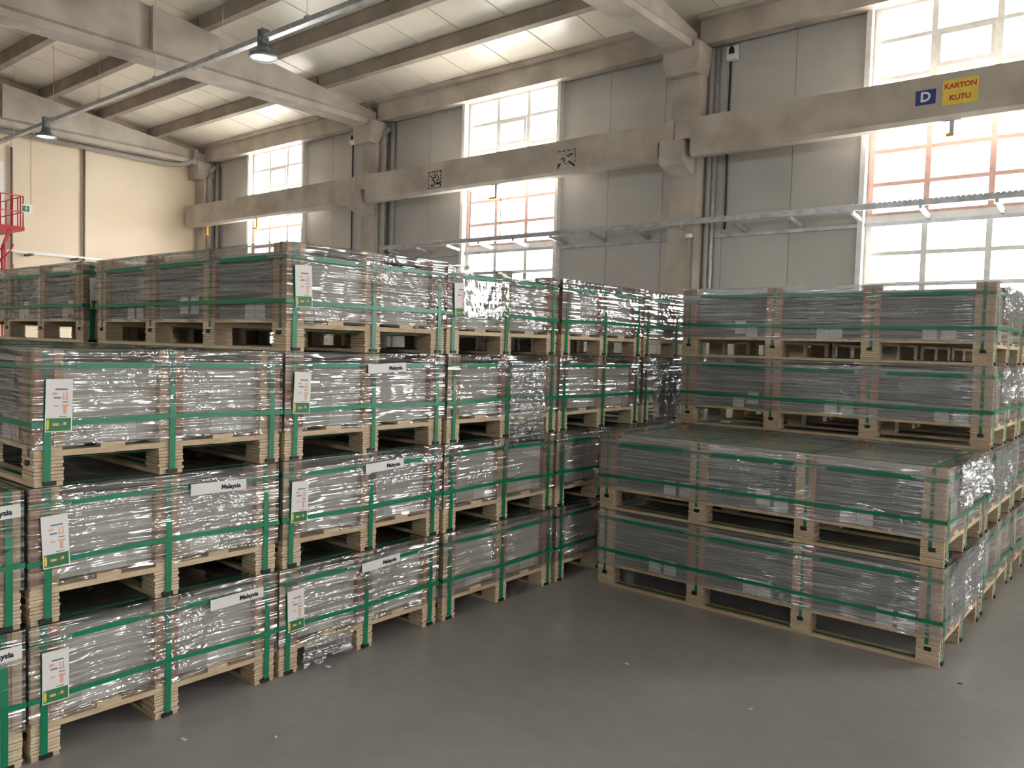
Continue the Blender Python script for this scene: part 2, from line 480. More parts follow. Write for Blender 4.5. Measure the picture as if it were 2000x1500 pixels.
# unseen opposite and right end walls, each with openings added for fill light
wall_f = bpy.data.objects.new('wall_front', None); COL.objects.link(wall_f); struct(wall_f, 'off-white panel wall behind the viewer')
def portal(loc, rot, sx, sy):
    pl = bpy.data.lights.new('daylight', 'AREA'); pl.shape = 'RECTANGLE'; pl.size = sx; pl.size_y = sy; pl.cycles.is_portal = True
    po = bpy.data.objects.new('daylight_portal', pl); COL.objects.link(po); po.location = loc; po.rotation_euler = rot
FILL_X = [-6.0, 8.0]  # left edges of openings added behind the viewer as fill light
fx = [XE] + sum([[a, a + 2.2] for a in FILL_X], []) + [XR]
for k in range(0, len(fx), 2):
    link('wall_panel', boxmesh('wall_panel', fx[k], fx[k + 1], YB - 0.1, YB, 0, 8.4, 'wall'), wall_f)
for a in FILL_X:
    link('wall_panel', boxmesh('wall_panel', a, a + 2.2, YB - 0.1, YB, 0, 4.2, 'wall'), wall_f)
    link('wall_panel', boxmesh('wall_panel', a, a + 2.2, YB - 0.1, YB, 5.6, 8.4, 'wall'), wall_f)
    portal((a + 1.1, YB - 0.12, 4.9), (math.radians(90), 0, 0), 2.2, 1.4)
wall_r = bpy.data.objects.new('wall_right', None); COL.objects.link(wall_r); struct(wall_r, 'panel end wall with an added light opening')
GY0, GY1, GZ = 0.0, 3.0, 4.2  # added opening that lets sky light reach the sides facing this end
for (y0, y1, z0, z1) in ((YB, GY0, 0, 8.4), (GY1, YW, 0, 8.4), (GY0, GY1, GZ, 8.4)):
    link('wall_panel', boxmesh('wall_panel', XR, XR + 0.1, y0, y1, z0, z1, 'wall'), wall_r)
portal((XR + 0.12, (GY0 + GY1) / 2, GZ / 2), (0, math.radians(90), 0), GZ, GY1 - GY0)

# ------------------------------------------------------------------ precast frame: columns, roof beams, purlins, eaves, crane runway
COLX = {'a': -16.85, 'b': -9.94, 'c': -2.57, 'd': 4.88}
names_col = {'a': 'concrete column in the far left corner', 'b': 'concrete column between first and second window', 'c': 'concrete column between second and third window', 'd': 'concrete column right of the third window'}
for k, cx in COLX.items():
    c = link('concrete_column', boxmesh('concrete_column', -0.23, 0.23, 8.65, 8.98, 0, 6.1, 'concrete'), None, (cx, 0, 0))
    struct(c, names_col[k])
    hd = MB().prism([(-0.23, 5.86), (0.23, 5.86), (0.3, 6.06), (0.3, 6.3), (0.21, 6.36), (0.21, 6.24), (-0.21, 6.24), (-0.21, 6.36), (-0.3, 6.3), (-0.3, 6.06)], 8.45, 8.97, 1, 'concrete')
    link('column_head', hd.mesh('column_head'), c)
    if k == 'a':
        continue
    cb = MB().prism([(8.66, 4.36), (8.66, 4.83), (8.24, 4.83), (8.24, 4.53), (8.3, 4.47)], -0.19, 0.19, 0, 'concrete')
    link('corbel', cb.mesh('corbel'), c)

def roof_beam_mesh():
    zb, fl = 6.22, 6.33
    b = MB()
    top = lambda y: roof_z(y) - 0.225
    ys = [8.72, YRIDGE, -12.7]
    # bottom flange with sloped shoulders, web, top flange
    b.prism([(-0.2, zb), (0.2, zb), (0.2, fl), (0.13, fl + 0.07), (-0.13, fl + 0.07), (-0.2, fl)], ys[2], ys[0], 1, 'concrete')
    for y0, y1 in ((8.72, 3.95), (3.72, YRIDGE), (YRIDGE, -12.7)):
        hw = 0.13
        b.hexa([(-hw, y0, fl + 0.05), (hw, y0, fl + 0.05), (hw, y0, top(y0)), (-hw, y0, top(y0)),
                (-hw, y1, fl + 0.05), (hw, y1, fl + 0.05), (hw, y1, top(y1)), (-hw, y1, top(y1))], 'concrete')
    b.hexa([(-0.03, 3.95, fl + 0.05), (0.03, 3.95, fl + 0.05), (0.03, 3.95, top(3.95)), (-0.03, 3.95, top(3.95)),
            (-0.03, 3.72, fl + 0.05), (0.03, 3.72, fl + 0.05), (0.03, 3.72, top(3.72)), (-0.03, 3.72, top(3.72))], 'concrete')
    return b.mesh('roof_beam')
rbm = roof_beam_mesh()
for k, lb in (('a', 'tapered concrete roof beam along the beige end wall'), ('b', 'tapered concrete roof beam crossing at the upper left'), ('c', 'tapered concrete roof beam at the top centre'), ('d', 'tapered concrete roof beam beyond the right edge')):
    struct(link('roof_beam', rbm, None, (COLX[k] + (0.06 if k == 'a' else -0.02), 0, 0)), lb)

keys = ['a', 'b', 'c', 'd']
PY = [7.40, 6.14, 4.88, 3.62, 2.36, 1.10, -0.16, -1.42]
ordn = ['first', 'second', 'third', 'fourth', 'fifth', 'sixth', 'seventh', 'eighth']
for bi in range(3):
    xa, xb = COLX[keys[bi]] + 0.03, COLX[keys[bi + 1]] - 0.03
    if bi == 0: xa = XE + 0.1
    for pi, py in enumerate(PY):
        zt, zb = roof_z(py), roof_z(py) - 0.225
        me = MB().prism([(-0.07, zb), (0.07, zb), (0.1, zt - 0.004), (-0.1, zt - 0.004)], xa, xb, 0, 'concrete_d').mesh('purlin')
        struct(link('purlin', me, None, (0, py, 0)), '%s purlin from the window wall, %s roof bay' % (ordn[pi], ['leftmost', 'middle', 'right'][bi]))
for bi in range(3):
    xa, xb = COLX[keys[bi]] + 0.17, COLX[keys[bi + 1]] - 0.17
    if bi == 0: xa = XE + 0.3
    me = MB().box(xa, xb, 8.72, 8.92, 6.33, 6.69, 'concrete').box(xa, xb, 8.62, 8.92, 6.69, 6.76, 'concrete').mesh('eave_beam')
    struct(link('eave_beam', me), 'concrete gutter beam above the %s window' % ['first', 'second', 'third'][bi])

def crane_beam(x0, x1, dap0, dap1):
    zb, zt, y0, y1 = 4.58, 5.13, 8.3, 8.56
    b = MB()
    xa = x0 + (0.26 if dap0 else 0); xb = x1 - (0.26 if dap1 else 0)
    b.prism([(y0, zb + 0.05), (y0 + 0.05, zb), (y1 - 0.05, zb), (y1, zb + 0.05), (y1, zt), (y0, zt)], xa, xb, 0, 'concrete')
    if dap0: b.box(x0, xa, y0, y1, 4.84, zt, 'concrete')
    if dap1: b.box(xb, x1, y0, y1, 4.84, zt, 'concrete')
    return b.mesh('crane_beam')
CB = [(-16.9, -9.93, False, True), (-9.915, -2.56, True, True), (-2.545, 4.86, True, True)]
cbs = []
for i, c in enumerate(CB):
    o = link('crane_beam', crane_beam(*c)); struct(o, 'concrete crane runway beam, %s span' % ['leftmost', 'middle', 'right'][i]); cbs.append(o)

def stroke(b, p0, p1, wd, y, mat):
    a, c = Vector((p0[0], p0[1])), Vector((p1[0], p1[1])); d = (c - a).normalized() * 1.0; n = Vector((-d.y, d.x)) * wd / 2
    q = [a - n, c - n, c + n, a + n]
    b.prism([(v.x, v.y) for v in q], y, y + 0.003, 1, mat)
# painted stencil marks on the middle span
def stencil(x0, x1, z0, z1, kind):
    b = MB(); y = 8.2985; L_ = lambda u, v: (x0 + (x1 - x0) * u, z0 + (z1 - z0) * v)
    def S(u0, v0, u1, v1, wd=0.018): stroke(b, L_(u0, v0), L_(u1, v1), wd, y, 'ink')
    if kind == 0:
        for i in range(5):
            S(0.04 + i * 0.2, 0.97, 0.16 + i * 0.2, 0.97, 0.03); S(0.04 + i * 0.2, 0.03, 0.14 + i * 0.2, 0.03, 0.02)
            S(0.03, 0.04 + i * 0.2, 0.03, 0.17 + i * 0.2); S(0.97, 0.05 + i * 0.2, 0.97, 0.2 + i * 0.2, 0.026)
        pts = [(0.62, 0.62), (0.5, 0.66), (0.36, 0.6), (0.34, 0.5), (0.46, 0.42), (0.52, 0.33), (0.46, 0.2), (0.3, 0.16), (0.18, 0.22)]
        for i in range(len(pts) - 1): S(*pts[i], *pts[i + 1], 0.03)
        S(0.08, 0.82, 0.3, 0.66); S(0.4, 0.74, 0.62, 0.82); S(0.62, 0.82, 0.8, 0.62); S(0.8, 0.62, 0.84, 0.36); S(0.64, 0.5, 0.74, 0.42, 0.03); S(0.6, 0.28, 0.94, 0.24, 0.04); S(0.66, 0.36, 0.7, 0.2)
    else:
        for i in range(4):
            S(0.04 + i * 0.26, 0.93, 0.2 + i * 0.24, 0.95, 0.016)
            S(0.97, 0.5 + i * 0.13, 0.97, 0.58 + i * 0.13, 0.016)
        S(0.04, 0.1, 0.2, 0.3, 0.03); S(0.02, 0.3, 0.1, 0.22, 0.014); S(0.62, 0.36, 0.96, 0.08, 0.03); S(0.5, 0.68, 0.66, 0.6); S(0.62, 0.7, 0.84, 0.72, 0.024)
        S(0.2, 0.5, 0.34, 0.58); S(0.34, 0.58, 0.42, 0.46); S(0.42, 0.46, 0.32, 0.34); S(0.46, 0.3, 0.52, 0.24); S(0.93, 0.28, 0.97, 0.4, 0.016); S(0.02, 0.02, 0.1, 0.06, 0.012)
    return b.mesh('stencil_mark')
o = link('stencil_mark', stencil(-7.78, -7.43, 4.65, 4.97, 0), cbs[1]); o['label'] = 'black stencilled square mark'
o = link('stencil_mark', stencil(-4.72, -4.34, 4.66, 4.97, 1), cbs[1]); o['label'] = 'broken black stencilled mark'

TEXT_CACHE = {}
def text(name, body, size, parent, loc, rot, mat, align='CENTER', ext=0.0012):
    cu = bpy.data.curves.new(name, 'FONT'); cu.body = body; cu.size = size; cu.align_x = align; cu.align_y = 'CENTER'; cu.extrude = ext
    cu.offset = size * 0.03
    cu.materials.append(MAT[mat]); cu.resolution_u = 3
    key = (body, size, mat)
    if key not in TEXT_CACHE:
        tmp = link('lettering_outline', cu); dg = bpy.context.evaluated_depsgraph_get()
        me = bpy.data.meshes.new_from_object(tmp.evaluated_get(dg)); me.name = name
        bpy.data.objects.remove(tmp); bpy.data.curves.remove(cu); TEXT_CACHE[key] = me
    return link(name, TEXT_CACHE[key], parent, loc, rot)
RX = (math.radians(90), 0, 0)
def sign(name, x0, x1, z0, z1, mat, label):
    me = boxmesh(name, -(x1 - x0) / 2, (x1 - x0) / 2, -0.006, 0.0, -(z1 - z0) / 2, (z1 - z0) / 2, mat)
    o = link(name, me, None, ((x0 + x1) / 2, 8.299, (z0 + z1) / 2)); tag(o, label, 'sign'); return o
sg = sign('aisle_sign', 0.76, 0.985, 4.79, 4.965, 'blue', 'small blue sign with a white letter D on the crane beam')
text('lettering', 'D', 0.16, sg, (0, -0.0075, 0), RX, 'white')
sg = sign('section_sign', 1.06, 1.44, 4.74, 5.04, 'sign_yellow', 'yellow KARTON KUTU sign with red lettering on the crane beam')
text('lettering', 'KARTON', 0.084, sg, (0, -0.0075, 0.07), RX, 'sign_red')
text('lettering', 'KUTU', 0.086, sg, (0, -0.0075, -0.07), RX, 'sign_red')

# conductor brackets under the crane beam
for (x, mt, lb, fl) in ((-15.97, 'yellow', 'yellow bracket under the far end of the crane beam', 1), (-13.71, 'yellow', 'yellow bracket under the crane beam at the first window', 1),
                        (-6.13, 'yellow', 'yellow-tipped bracket under the crane beam at the second window', 1), (1.16, 'galv', 'grey bracket under the crane beam below the yellow sign', 0)):
    r = bpy.data.objects.new('conductor_bracket', None); COL.objects.link(r); r.location = (x, 8.4, 4.58); tag(r, lb, 'bracket', 'brackets under the crane beam')
    link('plate', boxmesh('plate', -0.1, 0.1, -0.04, 0.04, -0.012, 0, 'galv'), r)
    link('stem', boxmesh('stem', -0.025, 0.025, -0.02, 0.02, -0.22 if fl else -0.15, -0.012, mt if x < -10 else 'galv'), r)
    link('arm', boxmesh('arm', -0.16 if fl else -0.06, 0.025, -0.025, 0.025, -0.25 if fl else -0.19, -0.215 if fl else -0.15, 'yellow'), r)

# rainwater pipes and conduits beside the columns
def pipe(name, pts, r, mat, label, cat, n=10):
    o = link(name, MB().tube(pts, r, mat, n).mesh(name)); tag(o, label, cat); return o
def collar(parent, x, y, zs, r, mat):
    for z in zs:
        link('pipe_clip', MB().tube([(x, y, z - 0.025), (x, y, z + 0.025)], r, mat, 10).mesh('pipe_clip'), parent)
for k, w in (('a', 'in the far left corner'), ('b', 'beside the column after the first window'),):
    cx = COLX[k]
    o = pipe('rain_pipe', [(cx + 0.30, 8.78, 0.02), (cx + 0.30, 8.78, 5.95), (cx + 0.33, 8.8, 6.08), (cx + 0.41, 8.85, 6.16), (cx + 0.43, 8.86, 6.3)], 0.06, 'pvc', 'grey rainwater downpipe ' + w, 'pipe')
    collar(o, cx + 0.30, 8.78, (5.85, 4.1, 2.2), 0.068, 'pvc')
    pipe('conduit', [(cx + 0.43, 8.93, 0.02), (cx + 0.43, 8.93, 6.3)], 0.05, 'pvc', 'second grey pipe against the wall ' + w, 'pipe')
pipe('conduit', [(-2.27, 8.9, 0.02), (-2.27, 8.9, 6.3)], 0.035, 'pvc', 'thin grey pipe right of the middle column', 'pipe')
o = pipe('conduit', [(-2.2, 8.94, 0.02), (-2.2, 8.94, 6.3)], 0.03, 'galv', 'galvanised conduit right of the middle column', 'pipe')
o = pipe('drain_pipe', [(-2.4, 8.6, 0.02), (-2.4, 8.6, 3.42)], 0.035, 'pvc', 'short pale pipe on the lower middle column', 'pipe')
link('pipe_clip', MB().tube([(-2.4, 8.6, 3.42), (-2.4, 8.6, 3.48)], 0.055, 'white', 10).mesh('pipe_clip'), o)
pipe('conduit', [(-16.35, 8.94, 0.02), (-16.35, 8.94, 6.2)], 0.02, 'dark_pipe', 'thin dark conduit near the far left corner', 'pipe')

# alarm sounders with their cable drops
for (x, z, lb) in ((-1.97, 6.19, 'white wall sounder with dark lens right of the middle column'), (-10.84, 6.16, 'white wall sounder with dark lens left of the second column')):
    r = bpy.data.objects.new('wall_sounder', None); COL.objects.link(r); r.location = (x, 8.99, z); tag(r, lb, 'alarm')
    link('housing', MB().prism([(0.0, -0.115), (0.0, 0.115), (-0.05, 0.115), (-0.085, 0.09), (-0.085, -0.09), (-0.06, -0.115)], -0.08, 0.08, 0, 'white').mesh('housing'), r)
    link('lens', MB().prism([(-0.045, -0.02), (0.045, -0.02), (0.04, 0.05), (0.018, 0.085), (-0.018, 0.085), (-0.04, 0.05)], -0.095, -0.082, 1, 'black').mesh('lens'), r)
    link('cable', MB().tube([(-0.04, -0.02, -0.11), (-0.045, -0.02, -1.2), (-0.03, -0.02, -2.5), (-0.04, -0.02, -4.5 if x < -5 else -2.62)], 0.016, 'cable', 6).mesh('cable'), r)
# two thin cables in front of the second window
for x in (-6.96, -6.21):
    pipe('hanging_cable', [(x, 8.62, 4.58), (x, 8.62, 3.66)], 0.009, 'cable', 'thin hanging cable before the second window, %s one' % ('left' if x < -6.5 else 'right'), 'cable', 6)

# cable tray on the window wall
tr = bpy.data.objects.new('cable_tray', None); COL.objects.link(tr); tag(tr, 'galvanised cable tray on arms along the window wall', 'cable tray')
TX0, TX1 = -9.4, 4.4
link('front_rail', MB().box(TX0, TX1, 8.5, 8.504, 3.61, 3.68, 'galv').box(TX0, TX1, 8.504, 8.56, 3.61, 3.614, 'galv').mesh('front_rail'), tr)
bh = MB()
x = TX0
while x < TX1:
    bh.box(x, x + 0.048, 8.5, 8.504, 3.68, 3.692, 'galv'); x += 0.06
t_ = link('perforated_lip', bh.mesh('perforated_lip'), tr); t_['kind'] = 'stuff'
link('back_rail', boxmesh('back_rail', TX0, TX1, 8.96, 8.995, 3.45, 3.5, 'galv'), tr)
me_arm = MB().hexa([(-0.02, 8.505, 3.57), (0.02, 8.505, 3.57), (0.02, 8.505, 3.61), (-0.02, 8.505, 3.61), (-0.02, 8.98, 3.5), (0.02, 8.98, 3.5), (0.02, 8.98, 3.56), (-0.02, 8.98, 3.56)], 'galv').mesh('tray_arm')
for i in range(17):
    link('tray_arm', me_arm, tr, (-9.13 + i * 0.83, 0, 0))
tr2 = bpy.data.objects.new('cable_tray', None); COL.objects.link(tr2); tag(tr2, 'pale cable tray along the beige end wall', 'cable tray')
link('front_rail', boxmesh('front_rail', -16.62, -16.6, 1.0, 8.2, 3.49, 3.525, 'white'), tr2)
link('back_rail', boxmesh('back_rail', -17.04, -17.02, 1.0, 8.2, 3.5, 3.54, 'white'), tr2)
for i in range(7):
    link('tray_arm', boxmesh('tray_arm', -17.03, -16.6, 1.5 + i * 1.0, 1.56 + i * 1.0, 3.44, 3.49, 'dark_pipe'), tr2)

# dark conduits down the beige wall and the pipe under the end beam
pipe('conduit', [(-17.0, 5.8, 0.02), (-17.0, 5.8, 6.15)], 0.028, 'dark_pipe', 'tall dark conduit in the middle of the beige wall', 'pipe')
pipe('conduit', [(-17.0, 4.24, 0.02), (-17.0, 4.24, 5.85)], 0.028, 'dark_pipe', 'dark conduit on the beige wall behind the red railing', 'pipe')
pipe('duct_pipe', [(-16.85, 0.5, 6.14), (-16.85, 7.7, 6.14), (-16.7, 8.0, 6.14), (-16.52, 8.2, 6.2), (-16.5, 8.32, 6.35), (-16.5, 8.36, 6.55)], 0.06, 'pvc', 'pale pipe along the top of the beige wall', 'pipe')
d1 = struct(link('door_1', boxmesh('door_1', -17.045, -17.0, 3.0, 4.08, 4.15, 5.5, 'steel_w')), 'pale grey door above the red platform')
link('door_handle', boxmesh('door_handle', -17.0, -16.96, 3.92, 3.96, 4.75, 4.9, 'black'), d1)

# lamps on their suspended trunking
LY, LZ = 3.93, 5.84
rail = link('lamp_trunking', MB().box(-16.9, -0.4, LY - 0.045, LY + 0.045, LZ, LZ + 0.07, 'galv').mesh('lamp_trunking')); tag(rail, 'suspended metal trunking carrying the high-bay lamps', 'trunking')
for i in range(8):
    xw = -15.9 + i * 2.06
    link('hanger_wire', MB().tube([(xw, LY, LZ + 0.07), (xw, LY, roof_z(LY) - 0.02)], 0.004, 'galv', 6).mesh('hanger_wire'), rail)
    link('hanger_clip', MB().tube([(xw - 0.03, LY, LZ + 0.09), (xw + 0.03, LY, LZ + 0.09)], 0.03, 'galv', 8).mesh('hanger_clip'), rail)
for x, lb in ((-6.6, 'round high-bay lamp nearer the camera, hanging from the trunking'), (-14.2, 'round high-bay lamp near the beige wall')):
    r = bpy.data.objects.new('high_bay_lamp', None); COL.objects.link(r); r.location = (x, LY, LZ); tag(r, lb, 'lamp', 'high-bay lamps on the trunking')
    link('bracket', MB().box(-0.05, -0.03, -0.06, 0.06, -0.03, 0.16, 'lamp_body').box(0.03, 0.05, -0.06, 0.06, -0.03, 0.16, 'lamp_body').box(-0.06, 0.06, -0.055, 0.055, -0.05, -0.005, 'lamp_body').mesh('bracket'), r)
    link('housing', MB().lathe([(0.0, -0.05), (0.075, -0.05), (0.085, -0.12), (0.12, -0.16), (0.19, -0.19), (0.2, -0.215), (0.19, -0.225), (0.155, -0.222)], 0, 0, 'lamp_body').mesh('housing'), r)
    link('lens', MB().lathe([(0.155, -0.2215), (0.0, -0.2215)], 0, 0, 'lamp_glass').mesh('lens'), r)
    link('lens_ring', MB().lathe([(0.155, -0.222), (0.16, -0.235), (0.19, -0.235), (0.195, -0.225)], 0, 0, 'galv').mesh('lens_ring'), r)

# hanging exit sign
ex = bpy.data.objects.new('exit_sign', None); COL.objects.link(ex); ex.location = (-15.1, 3.9, 4.265); tag(ex, 'green and white running-man exit sign hanging by the red railing', 'sign')
link('panel', boxmesh('panel', -0.012, 0.012, -0.1, 0.1, -0.09, 0.09, 'white'), ex)
gb = MB()
gb.box(0.012, 0.016, -0.09, 0.035, -0.06, 0.05, 'print_green')
link('pictogram_field', gb.mesh('pictogram_field'), ex)
gw = MB()
def gs(p0, p1, wd):
    a, c = Vector(p0), Vector(p1); d = (c - a).normalized(); n = Vector((-d.y, d.x)) * wd / 2
    gw.prism([(v.x, v.y) for v in (a - n, c - n, c + n, a + n)], 0.016, 0.019, 0, 'white')
gs((-0.03, 0.03), (-0.012, 0.03), 0.018); gs((-0.02, 0.02), (-0.03, -0.015), 0.02); gs((-0.03, -0.015), (-0.01, -0.045), 0.012); gs((-0.03, -0.015), (-0.06, -0.03), 0.012); gs((-0.022, 0.01), (0.008, 0.0), 0.01); gs((-0.075, 0.0), (-0.06, 0.012), 0.012)
link('pictogram', gw.mesh('pictogram'), ex)
link('hanger_wire', MB().tube([(0, 0.07, 0.09), (0, 0.07, 1.573)], 0.005, 'dark_pipe', 6).mesh('hanger_wire'), ex)

# red platform and spiral stair at the left edge
st = bpy.data.objects.new('stair_platform', None); COL.objects.link(st); tag(st, 'red steel stair platform with railing at the left edge', 'staircase')
PX, PYE, PZ = -15.3, 3.92, 3.91
link('platform_deck', boxmesh('platform_deck', -17.0, PX, 0.6, PYE, PZ - 0.085, PZ, 'red'), st)
RH = 0.63
me_p = MB().tube([(0, 0, 0), (0, 0, RH)], 0.013, 'red', 8).mesh('railing_post')
for y in (PYE - 0.02, PYE - 0.07, 3.7, 3.48, 3.2, 2.9, 2.6, 2.1, 1.6):
    link('railing_post', me_p, st, (PX - 0.02, y, PZ))
for x in (-15.62, -15.95, -16.3, -16.65):
    link('railing_post', me_p, st, (x, PYE - 0.02, PZ))
for z in (RH, RH * 0.48):
    link('hand_rail', MB().tube([(PX - 0.02, 0.6, PZ + z), (PX - 0.02, PYE - 0.02, PZ + z)], 0.014, 'red', 8).mesh('hand_rail'), st)
    link('hand_rail', MB().tube([(PX - 0.02, PYE - 0.02, PZ + z), (-17.0, PYE - 0.02, PZ + z)], 0.011, 'red', 8).mesh('hand_rail'), st)
link('stringer', MB().hexa([(-15.4, 3.63, PZ - 0.085), (-15.36, 3.63, PZ - 0.085), (-15.36, 3.7, PZ - 0.085), (-15.4, 3.7, PZ - 0.085), (-15.4, 3.5, 3.4), (-15.36, 3.5, 3.4), (-15.36, 3.55, 3.4), (-15.4, 3.55, 3.4)], 'red').mesh('stringer'), st)
link('stair_post', MB().tube([(-15.3, 3.555, 0), (-15.3, 3.555, 3.56)], 0.026, 'pink', 10).mesh('stair_post'), st)
link('stair_post', MB().tube([(-15.3, 3.7, 0), (-15.3, 3.7, 3.12)], 0.02, 'pink', 10).mesh('stair_post'), st)
hx = []
for i in range(26):
    a = math.radians(60 - i * 13); hx.append((-15.45 + 0.2 * math.cos(a), 3.55 + 0.2 * math.sin(a), 3.52 - i * 0.055))
link('hand_rail', MB().tube(hx, 0.015, 'red', 8).mesh('hand_rail'), st)
for i in range(16):
    a = math.radians(200 - i * 22)
    link('tread', MB().prism([(0, -0.02), (0.22, -0.07), (0.22, 0.07), (0, 0.02)], 0, 0.025, 2, 'red').mesh('tread'), st, (-15.45, 3.55, 3.4 - i * 0.2), (0, 0, a))
link('stair_post', MB().tube([(-15.45, 3.55, 0), (-15.45, 3.55, 3.5)], 0.02, 'red', 10).mesh('stair_post'), st)

# ------------------------------------------------------------------ crates
FOOT_T = 0.118
def film_mesh(L, W, H, seed, mat):
    """wrinkled film skin round the posts and over the top"""
    rnd = random.Random(seed)
    off = Vector((rnd.uniform(-50, 50), rnd.uniform(-50, 50), rnd.uniform(-50, 50)))
    v, f = [], []
    e = 0.009
    hx, hy = L / 2 + e, W / 2 + e
    z0, z1 = 0.15, H - 0.0015
    posts_x = [-L / 2 + 0.06, -L / 2 + 0.76 * L / 2.25, L / 2 - 0.76 * L / 2.25, L / 2 - 0.06]
    posts_y = [-W / 2 + 0.055, 0, W / 2 - 0.055]
    def sag(s, posts):
        d = min(abs(s - q) for q in posts)
        return min(1, max(0, (d - 0.06) / 0.12))
    def disp(p, nrm, sg, z):
        q = Vector(p)
        a = noise.noise(Vector((q.x * 2.2, q.y * 2.2, q.z * 30)) + off)
        b = noise.noise(Vector((q.x * 9 + q.z * 9, q.y * 9 + q.z * 9, q.z * 14)) + off * 1.7)
        c = noise.noise(q * 26 + off)
        up = max(0, (z - (H - 0.13)) / 0.13)
        d = -0.016 * sg + 0.004 * a + 0.006 * b * (0.3 + sg) + 0.003 * c * (0.4 + up)
        return min(0.003, max(d, -0.004) if sg < 0.05 else d)
    def side(o, ax, n, length, nz, posts, nrm):
        base = len(v); rows = 20
        for j in range(rows + 1):
            t = j / rows
            for i in range(n + 1):
                s = -length / 2 + length * i / n
                zb = z0 + 0.02 * noise.noise(Vector((s * 4, off.x, ax))) + 0.012 * noise.noise(Vector((s * 17, off.y, ax)))
                z = zb + (z1 - zb) * t
                p = Vector(o) + (Vector((s, 0, 0)) if ax == 0 else Vector((0, s, 0))) + Vector((0, 0, z))
                edge = min(1, min(i, n - i) / 3, (rows - j) / 2)
                p += Vector(nrm) * disp(p, nrm, sag(s, posts), z) * edge
                v.append(tuple(p))
        for j in range(rows):
            for i in range(n):
                q = [base + j * (n + 1) + i, base + j * (n + 1) + i + 1, base + (j + 1) * (n + 1) + i + 1, base + (j + 1) * (n + 1) + i]
                f.append(q)
    side((hx, 0, 0), 1, 48, 2 * hy, 20, posts_y, (1, 0, 0))
    side((-hx, 0, 0), 1, 24, 2 * hy, 20, posts_y, (-1, 0, 0))
    side((0, -hy, 0), 0, 84, 2 * hx, 20, posts_x, (0, -1, 0))
    side((0, hy, 0), 0, 40, 2 * hx, 20, posts_x, (0, 1, 0))
    base = len(v); nx, ny = 44, 26
    for j in range(ny + 1):
        for i in range(nx + 1):
            x, y = -hx + 2 * hx * i / nx, -hy + 2 * hy * j / ny
            ed = min(1, min(i, nx - i) / 4, min(j, ny - j) / 4)
            z = z1 - 0.03 * ed + 0.006 * ed * noise.noise(Vector((x * 3, y * 16, 0)) + off)
            v.append((x, y, z))
    for j in range(ny):
        for i in range(nx):
            f.append([base + j * (nx + 1) + i, base + j * (nx + 1) + i + 1, base + (j + 1) * (nx + 1) + i + 1, base + (j + 1) * (nx + 1) + i])
    me = bpy.data.meshes.new('stretch_film'); me.from_pydata(v, [], f); me.materials.append(MAT[mat])
    me.polygons.foreach_set('use_smooth', [True] * len(f)); me.update()
    return me

def foot_mesh(dx, dy, z0, z1, seed):
    rnd = random.Random(seed); b = MB(); n = 7
    for i in range(n):
        a = z0 + (z1 - z0) * i / n; c = z0 + (z1 - z0) * (i + 1) / n
        jx, jy = rnd.uniform(-0.003, 0.003), rnd.uniform(-0.003, 0.003)
        b.box(-dx / 2 + jx, dx / 2 + jx, -dy / 2 + jy, dy / 2 + jy, a + 0.0012, c - 0.0012, 'ply')
    b.box(-dx / 2 + 0.006, dx / 2 - 0.006, -dy / 2 + 0.006, dy / 2 - 0.006, z0, z1, 'ply_dark')
    return b.mesh('foot')

def loop_mesh(name, pts, width_axis, w, t, mat):
    """flat band following a closed outline; width along one axis"""
    b = MB(); n = len(pts)
    c = sum((Vector(p) for p in pts), Vector()) / n
    for i in range(n):
        p, q = Vector(pts[i]), Vector(pts[(i + 1) % n])
        d = (q - p).normalized(); wv = Vector((0, 0, 0)); wv[width_axis] = w / 2
        nrm = d.cross(wv).normalized() * t
        if nrm.dot((p + q) / 2 - c) < 0: nrm = -nrm
        b.hexa([p - wv, p + wv, p + wv + nrm, p - wv + nrm, q - wv, q + wv, q + wv + nrm, q - wv + nrm], mat)
    return b.mesh(name)

